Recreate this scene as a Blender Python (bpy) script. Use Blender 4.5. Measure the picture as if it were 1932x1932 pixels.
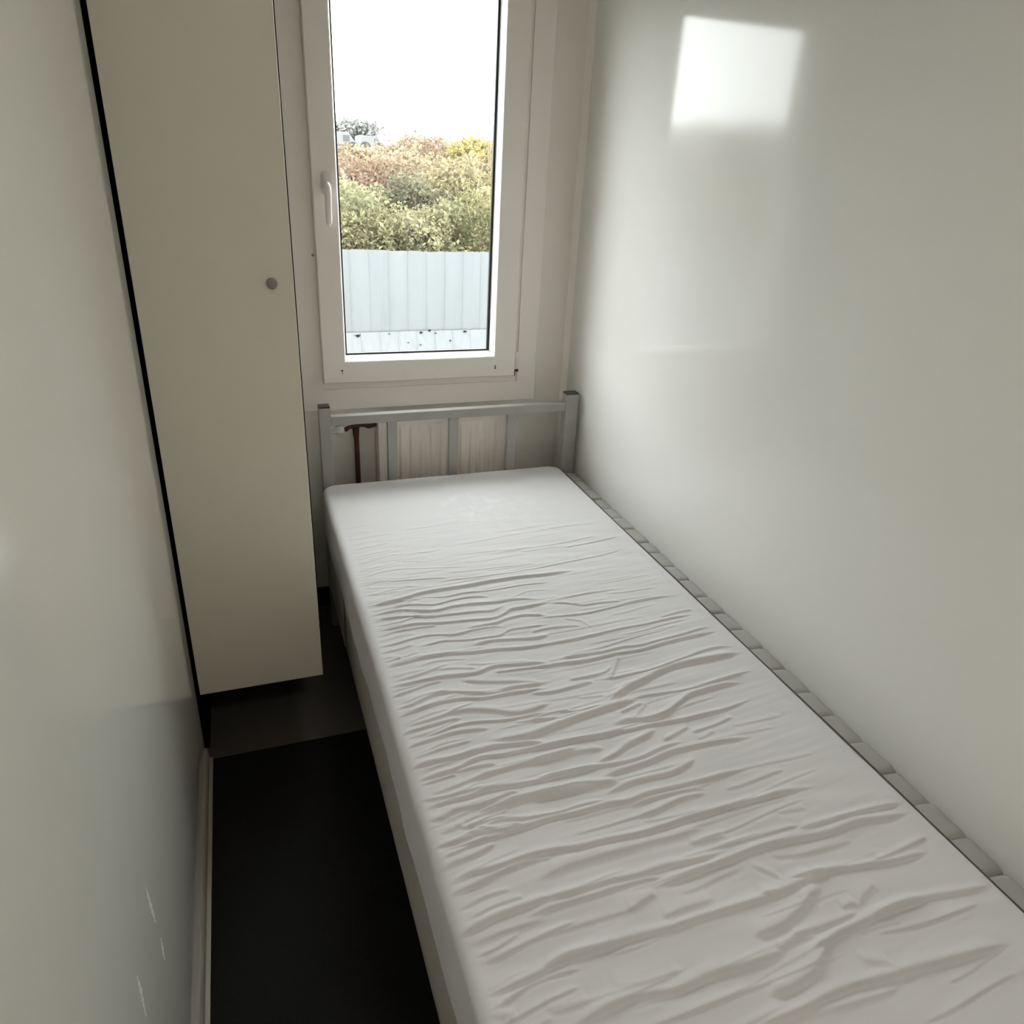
import bpy, bmesh, math, random
import numpy as np
from mathutils import Vector, Matrix, noise

for o in list(bpy.data.objects):
    bpy.data.objects.remove(o, do_unlink=True)
scene = bpy.context.scene
COL = scene.collection

# ------------------------------------------------------------------ camera
cam_data = bpy.data.cameras.new('camera')
cam = bpy.data.objects.new('camera', cam_data)
COL.objects.link(cam)
R_ = Vector((0.94223293, -0.33151139, 0.04793021))
U_ = Vector((0.10112683, 0.41795675, 0.90282087))
F_ = Vector((0.31932816, 0.84582052, -0.42733731))
cam.matrix_world = Matrix(((R_.x, U_.x, -F_.x, 0.0), (R_.y, U_.y, -F_.y, 0.0), (R_.z, U_.z, -F_.z, 1.63), (0, 0, 0, 1)))
cam_data.sensor_width = 36.0
cam_data.lens = 1403.97 / 1932 * 36.0
cam_data.clip_start = 0.02
cam_data.clip_end = 500
scene.camera = cam

# ------------------------------------------------------------------ sky and exposure
world = bpy.data.worlds.new('overcast_sky')
scene.world = world
world.use_nodes = True
wn, wl = world.node_tree.nodes, world.node_tree.links
wn.clear()
w_out = wn.new('ShaderNodeOutputWorld')
w_bg = wn.new('ShaderNodeBackground')
w_bg.inputs['Color'].default_value = (0.97, 0.985, 1.0, 1)
w_bg.inputs['Strength'].default_value = 10.0
wl.new(w_bg.outputs[0], w_out.inputs[0])
scene.view_settings.view_transform = 'Standard'
scene.view_settings.look = 'None'
scene.view_settings.exposure = 0.50
scene.view_settings.gamma = 1.0
scene.view_settings.use_curve_mapping = False
LAMP_POWER = 21.0

# ------------------------------------------------------------------ helpers
def tag(o, label=None, cat=None, group=None, kind=None):
    if label: o['label'] = label
    if cat: o['category'] = cat
    if group: o['group'] = group
    if kind: o['kind'] = kind
    return o

def empty(name, loc, **k):
    o = bpy.data.objects.new(name, None)
    o.empty_display_size = 0.05
    COL.objects.link(o)
    o.location = loc
    return tag(o, **k)

def link_mesh(name, me, m, parent=None, smooth=False):
    o = bpy.data.objects.new(name, me)
    COL.objects.link(o)
    if m: me.materials.append(m)
    if parent is not None:
        o.parent = parent
        o.location = -Vector(parent_world(parent))
    if smooth:
        for p in me.polygons: p.use_smooth = True
    return o

def parent_world(p):
    v = Vector((0, 0, 0))
    while p is not None:
        v += Vector(p.location)
        p = p.parent
    return v

def obj(name, bm, m, parent=None, smooth=False):
    bmesh.ops.recalc_face_normals(bm, faces=bm.faces)
    me = bpy.data.meshes.new(name)
    bm.to_mesh(me); bm.free()
    return link_mesh(name, me, m, parent, smooth)

def bx(bm, x0, x1, y0, y1, z0, z1, bev=0.0, seg=2):
    g = bmesh.ops.create_cube(bm, size=1.0)
    vs = g['verts']
    for v in vs:
        v.co = Vector(((x0 + x1) / 2 + v.co.x * (x1 - x0), (y0 + y1) / 2 + v.co.y * (y1 - y0), (z0 + z1) / 2 + v.co.z * (z1 - z0)))
    if bev > 0:
        es = list({e for v in vs for e in v.link_edges})
        bmesh.ops.bevel(bm, geom=es, offset=bev, segments=seg, affect='EDGES', profile=0.6)
    return bm

def box(name, dims, m, parent=None, bev=0.0, seg=2):
    bm = bmesh.new()
    bx(bm, *dims, bev=bev, seg=seg)
    return obj(name, bm, m, parent)

def cyl(bm, p0, p1, r, n=20, r2=None):
    p0, p1 = Vector(p0), Vector(p1)
    d = p1 - p0
    q = d.to_track_quat('Z', 'Y').to_matrix().to_4x4()
    mt = Matrix.Translation((p0 + p1) / 2) @ q
    bmesh.ops.create_cone(bm, cap_ends=True, segments=n, radius1=r, radius2=r if r2 is None else r2, depth=d.length, matrix=mt)

def sweep(bm, pts, r, n=12):
    """round tube through a list of points"""
    rings = []
    pts = [Vector(p) for p in pts]
    rr = r if isinstance(r, (list, tuple)) else [r] * len(pts)
    for i, p in enumerate(pts):
        a = pts[max(i - 1, 0)]; b = pts[min(i + 1, len(pts) - 1)]
        t = (b - a).normalized()
        u = t.orthogonal().normalized() if i == 0 else (rings_u - t * rings_u.dot(t)).normalized()
        rings_u = u
        w = t.cross(u)
        rings.append([bm.verts.new(p + (u * math.cos(2 * math.pi * k / n) + w * math.sin(2 * math.pi * k / n)) * rr[i]) for k in range(n)])
    for a, b in zip(rings, rings[1:]):
        for k in range(n):
            bm.faces.new((a[k], a[(k + 1) % n], b[(k + 1) % n], b[k]))
    bm.faces.new(rings[0][::-1]); bm.faces.new(rings[-1])

# ------------------------------------------------------------------ materials
def mat(name, col, rough=0.5, spec=0.5, coat=0.0, coat_rough=0.1, metal=0.0, bump=None, var=None, ior=1.5):
    m = bpy.data.materials.new(name)
    m.use_nodes = True
    nt = m.node_tree; n = nt.nodes; l = nt.links
    b = n['Principled BSDF']
    b.inputs['Base Color'].default_value = (*col, 1)
    b.inputs['Roughness'].default_value = rough
    b.inputs['Specular IOR Level'].default_value = spec
    b.inputs['Coat Weight'].default_value = coat
    b.inputs['Coat Roughness'].default_value = coat_rough
    b.inputs['Metallic'].default_value = metal
    b.inputs['IOR'].default_value = ior
    tc = n.new('ShaderNodeTexCoord')
    if var:   # (scale, amount, second colour)
        sc, amt, c2 = var
        nz = n.new('ShaderNodeTexNoise'); nz.inputs['Scale'].default_value = sc; nz.inputs['Detail'].default_value = 5
        l.new(tc.outputs['Object'], nz.inputs['Vector'])
        rp = n.new('ShaderNodeValToRGB')
        rp.color_ramp.elements[0].position = 0.5 - amt; rp.color_ramp.elements[1].position = 0.5 + amt
        rp.color_ramp.elements[0].color = (*c2, 1); rp.color_ramp.elements[1].color = (*col, 1)
        l.new(nz.outputs['Fac'], rp.inputs['Fac']); l.new(rp.outputs['Color'], b.inputs['Base Color'])
    if bump:  # (scale, strength, distance)
        nb = n.new('ShaderNodeTexNoise'); nb.inputs['Scale'].default_value = bump[0]; nb.inputs['Detail'].default_value = 3
        l.new(tc.outputs['Object'], nb.inputs['Vector'])
        bp = n.new('ShaderNodeBump'); bp.inputs['Strength'].default_value = bump[1]; bp.inputs['Distance'].default_value = bump[2]
        l.new(nb.outputs['Fac'], bp.inputs['Height']); l.new(bp.outputs['Normal'], b.inputs['Normal'])
        if coat: l.new(bp.outputs['Normal'], b.inputs['Coat Normal'])
    return m

M = {}
M['gloss_wall'] = mat('glossy_wall_panel', (0.875, 0.862, 0.83), rough=0.09, spec=0.32, bump=(2.2, 0.10, 0.003), var=(1.2, 0.35, (0.86, 0.85, 0.82)))
M['left_wall'] = mat('left_wall_panel', (0.875, 0.865, 0.81), rough=0.06, spec=0.5, bump=(2.0, 0.12, 0.003), var=(1.5, 0.35, (0.86, 0.855, 0.80)))
M['back_wall'] = mat('back_wall_paint', (0.87, 0.835, 0.77), rough=0.45, bump=(9, 0.1, 0.002))
M['scuff'] = mat('paint_chip', (0.80, 0.785, 0.73), rough=0.5)
M['ceiling'] = mat('ceiling_paint', (0.90, 0.88, 0.83), rough=0.6)
M['pvc'] = mat('white_window_plastic', (0.93, 0.88, 0.825), rough=0.38, bump=(60, 0.05, 0.001))
M['bead'] = mat('white_bead', (0.88, 0.86, 0.84), rough=0.4)
M['gasket'] = mat('black_rubber', (0.012, 0.012, 0.014), rough=0.5)
M['door'] = mat('beige_laminate', (0.80, 0.74, 0.64), rough=0.42, bump=(90, 0.05, 0.0008))
M['carcass'] = mat('wardrobe_side', (0.30, 0.27, 0.22), rough=0.5)
M['dark'] = mat('dark_brown_gap_shade', (0.010, 0.007, 0.005), rough=0.9, spec=0.05)  # near-black, puts shade into the wardrobe gaps; also colours the legs
M['knob'] = mat('grey_knob', (0.30, 0.275, 0.235), rough=0.4)
M['metal'] = mat('grey_painted_tube', (0.40, 0.385, 0.36), rough=0.36, spec=0.5, bump=(40, 0.05, 0.001), var=(14, 0.25, (0.37, 0.355, 0.33)))
M['cap'] = mat('black_cap', (0.03, 0.028, 0.025), rough=0.35)
M['radiator'] = mat('white_radiator_enamel', (0.90, 0.83, 0.76), rough=0.35, var=(9, 0.3, (0.86, 0.78, 0.71)))
M['rust'] = mat('rust_brown_pipe', (0.10, 0.028, 0.010), rough=0.6, var=(30, 0.2, (0.05, 0.015, 0.006)))
M['carpet'] = mat('black_carpet', (0.018, 0.018, 0.018), rough=0.95, spec=0.15, bump=(420, 0.6, 0.002), var=(260, 0.3, (0.009, 0.009, 0.009)))
M['lino'] = mat('grey_lino', (0.125, 0.112, 0.10), rough=0.42, var=(18, 0.3, (0.105, 0.093, 0.085)))
M['skirt_dark'] = mat('dark_skirting', (0.018, 0.017, 0.016), rough=0.5)
M['trim'] = mat('skirting_plastic', (0.40, 0.37, 0.31), rough=0.4)
M['steel'] = mat('galvanised_sheet', (0.107, 0.112, 0.115), rough=0.55, spec=0.2, var=(1.5, 0.3, (0.086, 0.093, 0.097)))
M['white_steel'] = mat('zinc_flashing', (0.114, 0.119, 0.122), rough=0.6, spec=0.2, var=(6, 0.3, (0.088, 0.093, 0.096)))
M['soil'] = mat('bank_soil', (0.05, 0.042, 0.022), rough=0.95, var=(3, 0.3, (0.03, 0.03, 0.015)))
M['dead_leaf'] = mat('dead_leaf', (0.05, 0.04, 0.035), rough=0.8)
M['van'] = mat('white_van_paint', (0.115, 0.117, 0.12), rough=0.4)
M['van_glass'] = mat('van_glass', (0.035, 0.038, 0.04), rough=0.2)
M['tyre'] = mat('tyre', (0.03, 0.03, 0.03), rough=0.8)
M['pole'] = mat('grey_pole', (0.09, 0.09, 0.1), rough=0.7)
M['outer'] = mat('outer_cladding', (0.3, 0.3, 0.3), rough=0.7)

def fabric(name, col, col2, weave=900, blotch=None):
    m = mat(name, col, rough=0.85, spec=0.2)
    nt = m.node_tree; n = nt.nodes; l = nt.links
    b = n['Principled BSDF']
    b.inputs['Sheen Weight'].default_value = 0.15
    tc = n.new('ShaderNodeTexCoord')
    nz = n.new('ShaderNodeTexNoise'); nz.inputs['Scale'].default_value = 3.5; nz.inputs['Detail'].default_value = 6
    l.new(tc.outputs['Object'], nz.inputs['Vector'])
    rp = n.new('ShaderNodeValToRGB')
    rp.color_ramp.elements[0].position = 0.3; rp.color_ramp.elements[1].position = 0.7
    rp.color_ramp.elements[0].color = (*col2, 1); rp.color_ramp.elements[1].color = (*col, 1)
    l.new(nz.outputs['Fac'], rp.inputs['Fac'])
    last = rp.outputs['Color']
    if blotch:   # pale dusty patches around one spot: (centre, radius, colour)
        c, rad, bc = blotch
        vm = n.new('ShaderNodeVectorMath'); vm.operation = 'DISTANCE'; vm.inputs[1].default_value = c
        l.new(tc.outputs['Object'], vm.inputs[0])
        mr = n.new('ShaderNodeMapRange'); mr.inputs['From Min'].default_value = 0.02; mr.inputs['From Max'].default_value = rad
        mr.inputs['To Min'].default_value = 1; mr.inputs['To Max'].default_value = 0
        l.new(vm.outputs['Value'], mr.inputs['Value'])
        n2 = n.new('ShaderNodeTexNoise'); n2.inputs['Scale'].default_value = 26; n2.inputs['Detail'].default_value = 6; n2.inputs['Roughness'].default_value = 0.65
        l.new(tc.outputs['Object'], n2.inputs['Vector'])
        m2 = n.new('ShaderNodeMapRange'); m2.inputs['From Min'].default_value = 0.5; m2.inputs['From Max'].default_value = 0.68
        l.new(n2.outputs['Fac'], m2.inputs['Value'])
        mu = n.new('ShaderNodeMath'); mu.operation = 'MULTIPLY'
        l.new(mr.outputs[0], mu.inputs[0]); l.new(m2.outputs[0], mu.inputs[1])
        mx = n.new('ShaderNodeMix'); mx.data_type = 'RGBA'
        l.new(mu.outputs[0], mx.inputs['Factor']); l.new(last, mx.inputs['A']); mx.inputs['B'].default_value = (*bc, 1)
        last = mx.outputs['Result']
    l.new(last, b.inputs['Base Color'])
    nb = n.new('ShaderNodeTexNoise'); nb.inputs['Scale'].default_value = weave; nb.inputs['Detail'].default_value = 2
    l.new(tc.outputs['Object'], nb.inputs['Vector'])
    bp = n.new('ShaderNodeBump'); bp.inputs['Strength'].default_value = 0.25; bp.inputs['Distance'].default_value = 0.0008
    l.new(nb.outputs['Fac'], bp.inputs['Height']); l.new(bp.outputs['Normal'], b.inputs['Normal'])
    return m

M['cover'] = fabric('mattress_cover', (0.715, 0.705, 0.715), (0.675, 0.665, 0.675), blotch=((0.70, 2.13, 0.59), 0.24, (0.80, 0.79, 0.81)))
M['cover_side'] = fabric('mattress_side', (0.66, 0.65, 0.60), (0.62, 0.61, 0.56))
M['box_fabric'] = fabric('base_fabric', (0.50, 0.46, 0.40), (0.46, 0.425, 0.37))
M['quilt'] = fabric('grey_quilting', (0.42, 0.41, 0.39), (0.395, 0.385, 0.365))
M['edge_shadow'] = fabric('edge_shadow', (0.10, 0.095, 0.085), (0.09, 0.085, 0.075))  # dark tone of the shadow line at the mattress edge

def glass_mat():
    m = bpy.data.materials.new('window_glass'); m.use_nodes = True
    n = m.node_tree.nodes; l = m.node_tree.links; n.clear()
    out = n.new('ShaderNodeOutputMaterial'); mix = n.new('ShaderNodeMixShader')
    tr = n.new('ShaderNodeBsdfTransparent'); tr.inputs['Color'].default_value = (0.90, 0.92, 0.91, 1)
    gl = n.new('ShaderNodeBsdfGlossy'); gl.inputs['Roughness'].default_value = 0.02
    # Schlick reflectance, the same on both faces of the pane
    lw = n.new('ShaderNodeLayerWeight'); lw.inputs['Blend'].default_value = 0.5
    pw = n.new('ShaderNodeMath'); pw.operation = 'POWER'; pw.inputs[1].default_value = 5.0
    fr = n.new('ShaderNodeMath'); fr.operation = 'MULTIPLY_ADD'; fr.inputs[1].default_value = 0.96; fr.inputs[2].default_value = 0.04
    l.new(lw.outputs['Facing'], pw.inputs[0]); l.new(pw.outputs[0], fr.inputs[0])
    l.new(fr.outputs[0], mix.inputs[0]); l.new(tr.outputs[0], mix.inputs[1]); l.new(gl.outputs[0], mix.inputs[2]); l.new(mix.outputs[0], out.inputs[0])
    return m
M['glass'] = glass_mat()

def leaf_mat(name):
    m = mat(name, (0.1, 0.1, 0.05), rough=0.7, spec=0.2)
    n = m.node_tree.nodes; l = m.node_tree.links
    a = n.new('ShaderNodeAttribute'); a.attribute_name = 'leaf_colour'
    l.new(a.outputs['Color'], n['Principled BSDF'].inputs['Base Color'])
    tr = n.new('ShaderNodeBsdfTranslucent'); l.new(a.outputs['Color'], tr.inputs['Color'])
    mx = n.new('ShaderNodeMixShader'); mx.inputs[0].default_value = 0.45
    l.new(n['Principled BSDF'].outputs[0], mx.inputs[1]); l.new(tr.outputs[0], mx.inputs[2])
    l.new(mx.outputs[0], n['Material Output'].inputs[0])
    return m
M['leaf'] = leaf_mat('leaf')

# ------------------------------------------------------------------ room shell
XR, XL = 1.174, -0.219
YB, YF, ZC = 2.6, -1.25, 2.36
Y_EDGE = 1.828
box('floor', (-0.62, XR + 0.1, YF - 0.1, YB + 0.12, -0.08, 0.0), M['lino']); bpy.data.objects['floor']['kind'] = 'structure'
def struct(name, dims, m, bev=0.0):
    o = box(name, dims, m, None, bev); o['kind'] = 'structure'; return o
struct('ceiling', (-0.62, XR + 0.1, YF - 0.1, YB + 0.12, ZC, ZC + 0.06), M['ceiling'])
struct('wall_right', (XR, XR + 0.08, YF - 0.1, YB + 0.12, 0, ZC), M['gloss_wall'])
struct('wall_left', (XL - 0.04, XL, YF, Y_EDGE, 0, ZC), M['left_wall'])
struct('niche_shade_filler', (-0.33, -0.2105, Y_EDGE + 0.060, YB, 0, ZC), M['dark'])  # filler coloured near-black so the slot beside the door looks shaded
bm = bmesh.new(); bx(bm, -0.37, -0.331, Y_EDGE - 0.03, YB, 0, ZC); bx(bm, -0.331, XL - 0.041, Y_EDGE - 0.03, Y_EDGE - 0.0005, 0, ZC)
o = obj('wall_light_blocker', bm, M['dark']); o['kind'] = 'structure'  # unseen pieces added to keep outside light from leaking into the slot
# wall behind the camera
struct('wall_front', (XL - 0.04, XR, YF - 0.06, YF, 0, ZC), M['back_wall'])

# back wall with the window opening
WX0, WX1, WZ0, WZ1 = 0.200, 1.000, 0.850, 2.235
bm = bmesh.new()
for d in ((-0.37, WX0, YB, YB + 0.12, 0, ZC), (WX1, XR, YB, YB + 0.12, 0, ZC), (WX0, WX1, YB, YB + 0.12, 0, WZ0), (WX0, WX1, YB, YB + 0.12, WZ1, ZC)):
    bx(bm, *d)
o = obj('wall_back', bm, M['back_wall']); o['kind'] = 'structure'


# corner cove between back wall and right wall
bm = bmesh.new()
rc = 0.020
pts = [(XR - rc, YB), (XR - rc, YB - 0.003), (XR - 0.013, YB - 0.009), (XR - 0.009, YB - 0.013), (XR - 0.003, YB - rc), (XR, YB - rc), (XR, YB)]
lo = [bm.verts.new((x, y, 0.0)) for x, y in pts]; hi = [bm.verts.new((x, y, ZC)) for x, y in pts]
for k in range(len(pts)):
    bm.faces.new((lo[k], lo[(k + 1) % len(pts)], hi[(k + 1) % len(pts)], hi[k]))
bm.faces.new(lo[::-1]); bm.faces.new(hi)
o = obj('trim_1', bm, M['pvc']); o['kind'] = 'structure'

# dark skirting at the back wall, pale plastic skirting along the left wall
struct('baseboard_back', (-0.2105, XR, YB - 0.012, YB, 0, 0.078), M['skirt_dark'], 0.002)
bm = bmesh.new()
pr = [(XL, 0.0), (XL + 0.018, 0.0), (XL + 0.018, 0.012), (XL + 0.009, 0.016), (XL + 0.008, 0.046), (XL + 0.004, 0.052), (XL, 0.052)]
a = [bm.verts.new((x, YF, z)) for x, z in pr]; b = [bm.verts.new((x, Y_EDGE, z)) for x, z in pr]
for k in range(len(pr)):
    bm.faces.new((a[k], a[(k + 1) % len(pr)], b[(k + 1) % len(pr)], b[k]))
bm.faces.new(a[::-1]); bm.faces.new(b)
o = obj('baseboard_left', bm, M['trim']); o['kind'] = 'structure'

wl_obj = bpy.data.objects['wall_left']
for path in (((0.894, 0.615), (0.898, 0.567), (0.903, 0.522)), ((0.911, 0.477), (0.904, 0.430)), ((0.753, 0.616), (0.753, 0.582), (0.747, 0.533))):
    bm = bmesh.new(); n_ = 14
    P0 = []
    for k in range(n_ + 1):
        t = k / n_ * (len(path) - 1); i = min(int(t), len(path) - 2); f = t - i
        y = path[i][0] * (1 - f) + path[i + 1][0] * f; z = path[i][1] * (1 - f) + path[i + 1][1] * f
        P0.append((y + 0.0012 * math.sin(k * 1.9), z, 0.0085 * math.sin(math.pi * k / n_) * (0.8 + 0.4 * math.sin(k * 2.6)) + 0.0003))
    A = [bm.verts.new((XL - 0.0002, y - w, z)) for y, z, w in P0]; Bm = [bm.verts.new((XL + 0.0007, y + w * 0.3, z)) for y, z, w in P0]; Cm = [bm.verts.new((XL - 0.0002, y + w, z)) for y, z, w in P0]
    for k in range(n_):
        bm.faces.new((A[k], A[k + 1], Bm[k + 1], Bm[k])); bm.faces.new((Bm[k], Bm[k + 1], Cm[k + 1], Cm[k]))
    obj('scuff_mark', bm, M['scuff'], wl_obj, True)

# carpet laid up to the front of the wardrobe
o = box('carpet', (XL + 0.0185, XR - 0.001, YF + 0.001, Y_EDGE, 0.0, 0.008), M['carpet'], None, 0.001, 1)
tag(o, 'flat black carpet on the floor between the left wall and the bed', 'carpet')

# ------------------------------------------------------------------ window
win = empty('window_1', (0.6, YB, WZ0), kind='structure')
def frame_bm(x0, x1, z0, z1, wl_, wr_, wb_, wt_, y0, y1, bev):
    """one welded rectangular frame, front edges bevelled"""
    bm = bmesh.new()
    def ring(d, y):
        o_ = [(x0 + d[0], z0 + d[0]), (x1 - d[0], z0 + d[0]), (x1 - d[0], z1 - d[0]), (x0 + d[0], z1 - d[0])]
        i_ = [(x0 + wl_ - d[1], z0 + wb_ - d[1]), (x1 - wr_ + d[1], z0 + wb_ - d[1]), (x1 - wr_ + d[1], z1 - wt_ + d[1]), (x0 + wl_ - d[1], z1 - wt_ + d[1])]
        return [bm.verts.new((x, y, z)) for x, z in o_], [bm.verts.new((x, y, z)) for x, z in i_]
    fo, fi = ring((bev, bev), y0)
    mo, mi = ring((0, 0), y0 + bev)
    bo, bi = ring((0, 0), y1)
    for k in range(4):
        q = (k + 1) % 4
        bm.faces.new((fo[k], fo[q], fi[q], fi[k])); bm.faces.new((bo[k], bo[q], bi[q], bi[k]))
        bm.faces.new((mo[k], mo[q], bo[q], bo[k])); bm.faces.new((mi[k], mi[q], bi[q], bi[k]))
        if bev > 0:
            bm.faces.new((fo[k], fo[q], mo[q], mo[k])); bm.faces.new((fi[k], fi[q], mi[q], mi[k]))
    if bev <= 0: bmesh.ops.remove_doubles(bm, verts=bm.verts, dist=1e-6)
    return bm
# outer cover frame lying on the wall
obj('window_trim', frame_bm(0.050, 1.041, 0.800, 2.285, 0.203, 0.075, 0.075, 0.075, YB - 0.014, YB, 0.0015), M['pvc'], win)
# fixed frame in the opening
obj('window_frame', frame_bm(WX0 + 0.001, WX1 - 0.001, WZ0 + 0.001, WZ1 - 0.001, 0.065, 0.065, 0.065, 0.065, YB - 0.008, YB + 0.09, 0.002), M['pvc'], win)
# opening sash
SX0, SX1, SZ0, SZ1 = 0.252, 0.947, 0.903, 2.185
GX0, GX1, GZ0, GZ1 = 0.334, 0.858, 0.990, 2.100
sash = obj('window_sash', frame_bm(SX0, SX1, SZ0, SZ1, GX0 - SX0 - 0.006, SX1 - GX1 - 0.008, GZ0 - SZ0 - 0.012, SZ1 - GZ1 - 0.008, YB - 0.040, YB + 0.045, 0.003), M['pvc'], win)
# bright sloping glazing bead around the pane
bm = bmesh.new()
yo, yi = YB - 0.0385, YB + 0.002
outr = [(GX0 - 0.0065, GZ0 - 0.0125), (GX1 + 0.0085, GZ0 - 0.0125), (GX1 + 0.0085, GZ1 + 0.0085), (GX0 - 0.0065, GZ1 + 0.0085)]
inn = [(GX0 + 0.002, GZ0 + 0.001), (GX1 - 0.001, GZ0 + 0.001), (GX1 - 0.001, GZ1 - 0.002), (GX0 + 0.002, GZ1 - 0.002)]
A = [bm.verts.new((x, yo, z)) for x, z in outr]; B = [bm.verts.new((x, yi, z)) for x, z in inn]
Cc = [bm.verts.new((x, yi + 0.02, z)) for x, z in inn]; D = [bm.verts.new((x, yi + 0.02, z)) for x, z in outr]
for k in range(4):
    j = (k + 1) % 4
    bm.faces.new((A[k], A[j], B[j], B[k])); bm.faces.new((B[k], B[j], Cc[j], Cc[k])); bm.faces.new((Cc[k], Cc[j], D[j], D[k])); bm.faces.new((D[k], D[j], A[j], A[k]))
obj('glazing_bead', bm, M['bead'], sash)
obj('rubber_gasket', frame_bm(GX0 + 0.002, GX1 - 0.001, GZ0 + 0.001, GZ1 - 0.002, 0.0045, 0.0075, 0.0055, 0.005, YB + 0.0025, YB + 0.014, 0), M['gasket'], sash)
box('pane', (GX0 + 0.002, GX1 - 0.002, YB + 0.016, YB + 0.020, GZ0 + 0.002, GZ1 - 0.002), M['glass'], sash)
# handle: rosette, neck and lever
bm = bmesh.new()
def capsule_plate(bm, cx, cz, w, h, y0, y1, n=10):
    pts = []
    r = w / 2
    for k in range(n + 1):
        t = math.pi * k / n; pts.append((cx + r * math.cos(t), cz + h / 2 - r + r * math.sin(t)))
    for k in range(n + 1):
        t = math.pi + math.pi * k / n; pts.append((cx + r * math.cos(t), cz - h / 2 + r + r * math.sin(t)))
    a = [bm.verts.new((x, y1, z)) for x, z in pts]; b = [bm.verts.new((x * 0.97 + cx * 0.03, y0, z * 0.97 + cz * 0.03)) for x, z in pts]
    for k in range(len(pts)):
        bm.faces.new((a[k], a[(k + 1) % len(pts)], b[(k + 1) % len(pts)], b[k]))
    bm.faces.new(a); bm.faces.new(b[::-1])
hx, hz = 0.295, 1.545
capsule_plate(bm, hx, hz - 0.008, 0.032, 0.068, YB - 0.050, YB - 0.040)
rose = obj('handle_rosette', bm, M['bead'], sash, True)
bm = bmesh.new()
sweep(bm, [(hx, YB - 0.049, hz - 0.012), (hx, YB - 0.070, hz - 0.012), (hx, YB - 0.080, hz - 0.020), (hx, YB - 0.083, hz - 0.040), (hx - 0.001, YB - 0.082, hz - 0.080), (hx - 0.001, YB - 0.080, hz - 0.118), (hx, YB - 0.079, hz - 0.130)],
      [0.010, 0.010, 0.0105, 0.0105, 0.010, 0.0095, 0.004], 14)
obj('window_handle', bm, M['bead'], sash, True)
# hinge cover at the lower right corner of the sash
bm = bmesh.new()
sweep(bm, [(0.955, YB - 0.030, 0.925), (0.955, YB - 0.030, 0.930), (0.955, YB - 0.030, 0.985), (0.955, YB - 0.030, 0.990)], [0.004, 0.0085, 0.0085, 0.004], 12)
obj('hinge', bm, M['bead'], win, True)
bm = bmesh.new(); bx(bm, 0.948, 0.964, YB - 0.034, YB - 0.020, 0.916, 0.924, 0.001); bx(bm, 0.948, 0.952, YB - 0.032, YB - 0.020, 0.900, 0.916)
obj('hinge_bracket', bm, M['rust'], win)
for (x, z, r) in ((0.316, 0.947, 0.0035), (0.317, 0.938, 0.0018), (0.870, 0.9425, 0.0028), (0.870, 0.935, 0.0034)):
    bm = bmesh.new(); cyl(bm, (x, YB - 0.0408, z), (x, YB - 0.035, z), r, 10)
    obj('screw_hole', bm, M['gasket'], sash)
bm = bmesh.new(); cyl(bm, (0.2445, YB - 0.0155, 1.322), (0.2445, YB - 0.009, 1.322), 0.0045, 12)
obj('screw', bm, M['knob'], win)
# groove of the sash bottom rail
bm = bmesh.new(); bx(bm, 0.310, 0.890, YB - 0.0412, YB - 0.039, 0.9665, 0.9690, 0.0005)
obj('sash_groove', bm, M['pvc'], sash)

# ------------------------------------------------------------------ radiator
RX0, RX1, RZ0, RZ1 = 0.428, 0.905, 0.200, 0.778
rad = empty('radiator', (0.66, YB - 0.05, RZ0), label='white flat panel radiator under the window, behind the bed headboard', cat='radiator')
xs = np.linspace(RX0 + 0.012, RX1 - 0.012, 12 * 14 + 1)
zs = np.concatenate([[RZ0, RZ0 + 0.03, RZ0 + 0.045, RZ0 + 0.06], np.linspace(RZ0 + 0.1, RZ1 - 0.1, 6), [RZ1 - 0.052, RZ1 - 0.045, RZ1 - 0.037, RZ1 - 0.028, RZ1 - 0.008, RZ1 - 0.002]])
YR = YB - 0.083
vv = []; nx = len(xs)
for z in zs:
    f = min(1, max(0, (z - RZ0 - 0.03) / 0.03)) * min(1, max(0, (RZ1 - 0.028 - z) / 0.024))
    for x in xs:
        ph = ((x - RX0 - 0.012) / 0.0378) % 1.0
        g = max(0.0, min(1.0, (abs(ph - 0.5) - 0.14) / 0.12))
        y = YR + 0.006 * f * (1 - g)
        if z > RZ1 - 0.009: y += 0.004
        if z > RZ1 - 0.003: y += 0.006
        vv.append((x, y, z))
ff = [(j * nx + i, j * nx + i + 1, (j + 1) * nx + i + 1, (j + 1) * nx + i) for j in range(len(zs) - 1) for i in range(nx - 1)]
me = bpy.data.meshes.new('fluted_panel'); me.from_pydata(vv, [], ff); me.update()
link_mesh('fluted_panel', me, M['radiator'], rad, True)
box('back_panel', (RX0 + 0.006, RX1 - 0.006, YB - 0.066, YB - 0.030, RZ0 + 0.004, RZ1 - 0.006), M['radiator'], rad, 0.004)
for x0 in (RX0 - 0.002, RX1 - 0.014):
    box('side_edge', (x0, x0 + 0.016, YR - 0.002, YB - 0.028, RZ0, RZ1), M['radiator'], rad, 0.004)
box('top_edge', (RX0, RX1, YR + 0.003, YB - 0.030, RZ1 - 0.010, RZ1), M['radiator'], rad, 0.004)
for x in (RX0 + 0.07, RX1 - 0.10):
    box('wall_bracket', (x, x + 0.03, YB - 0.032, YB, RZ0 + 0.02, RZ1 - 0.05), M['radiator'], rad)

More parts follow.
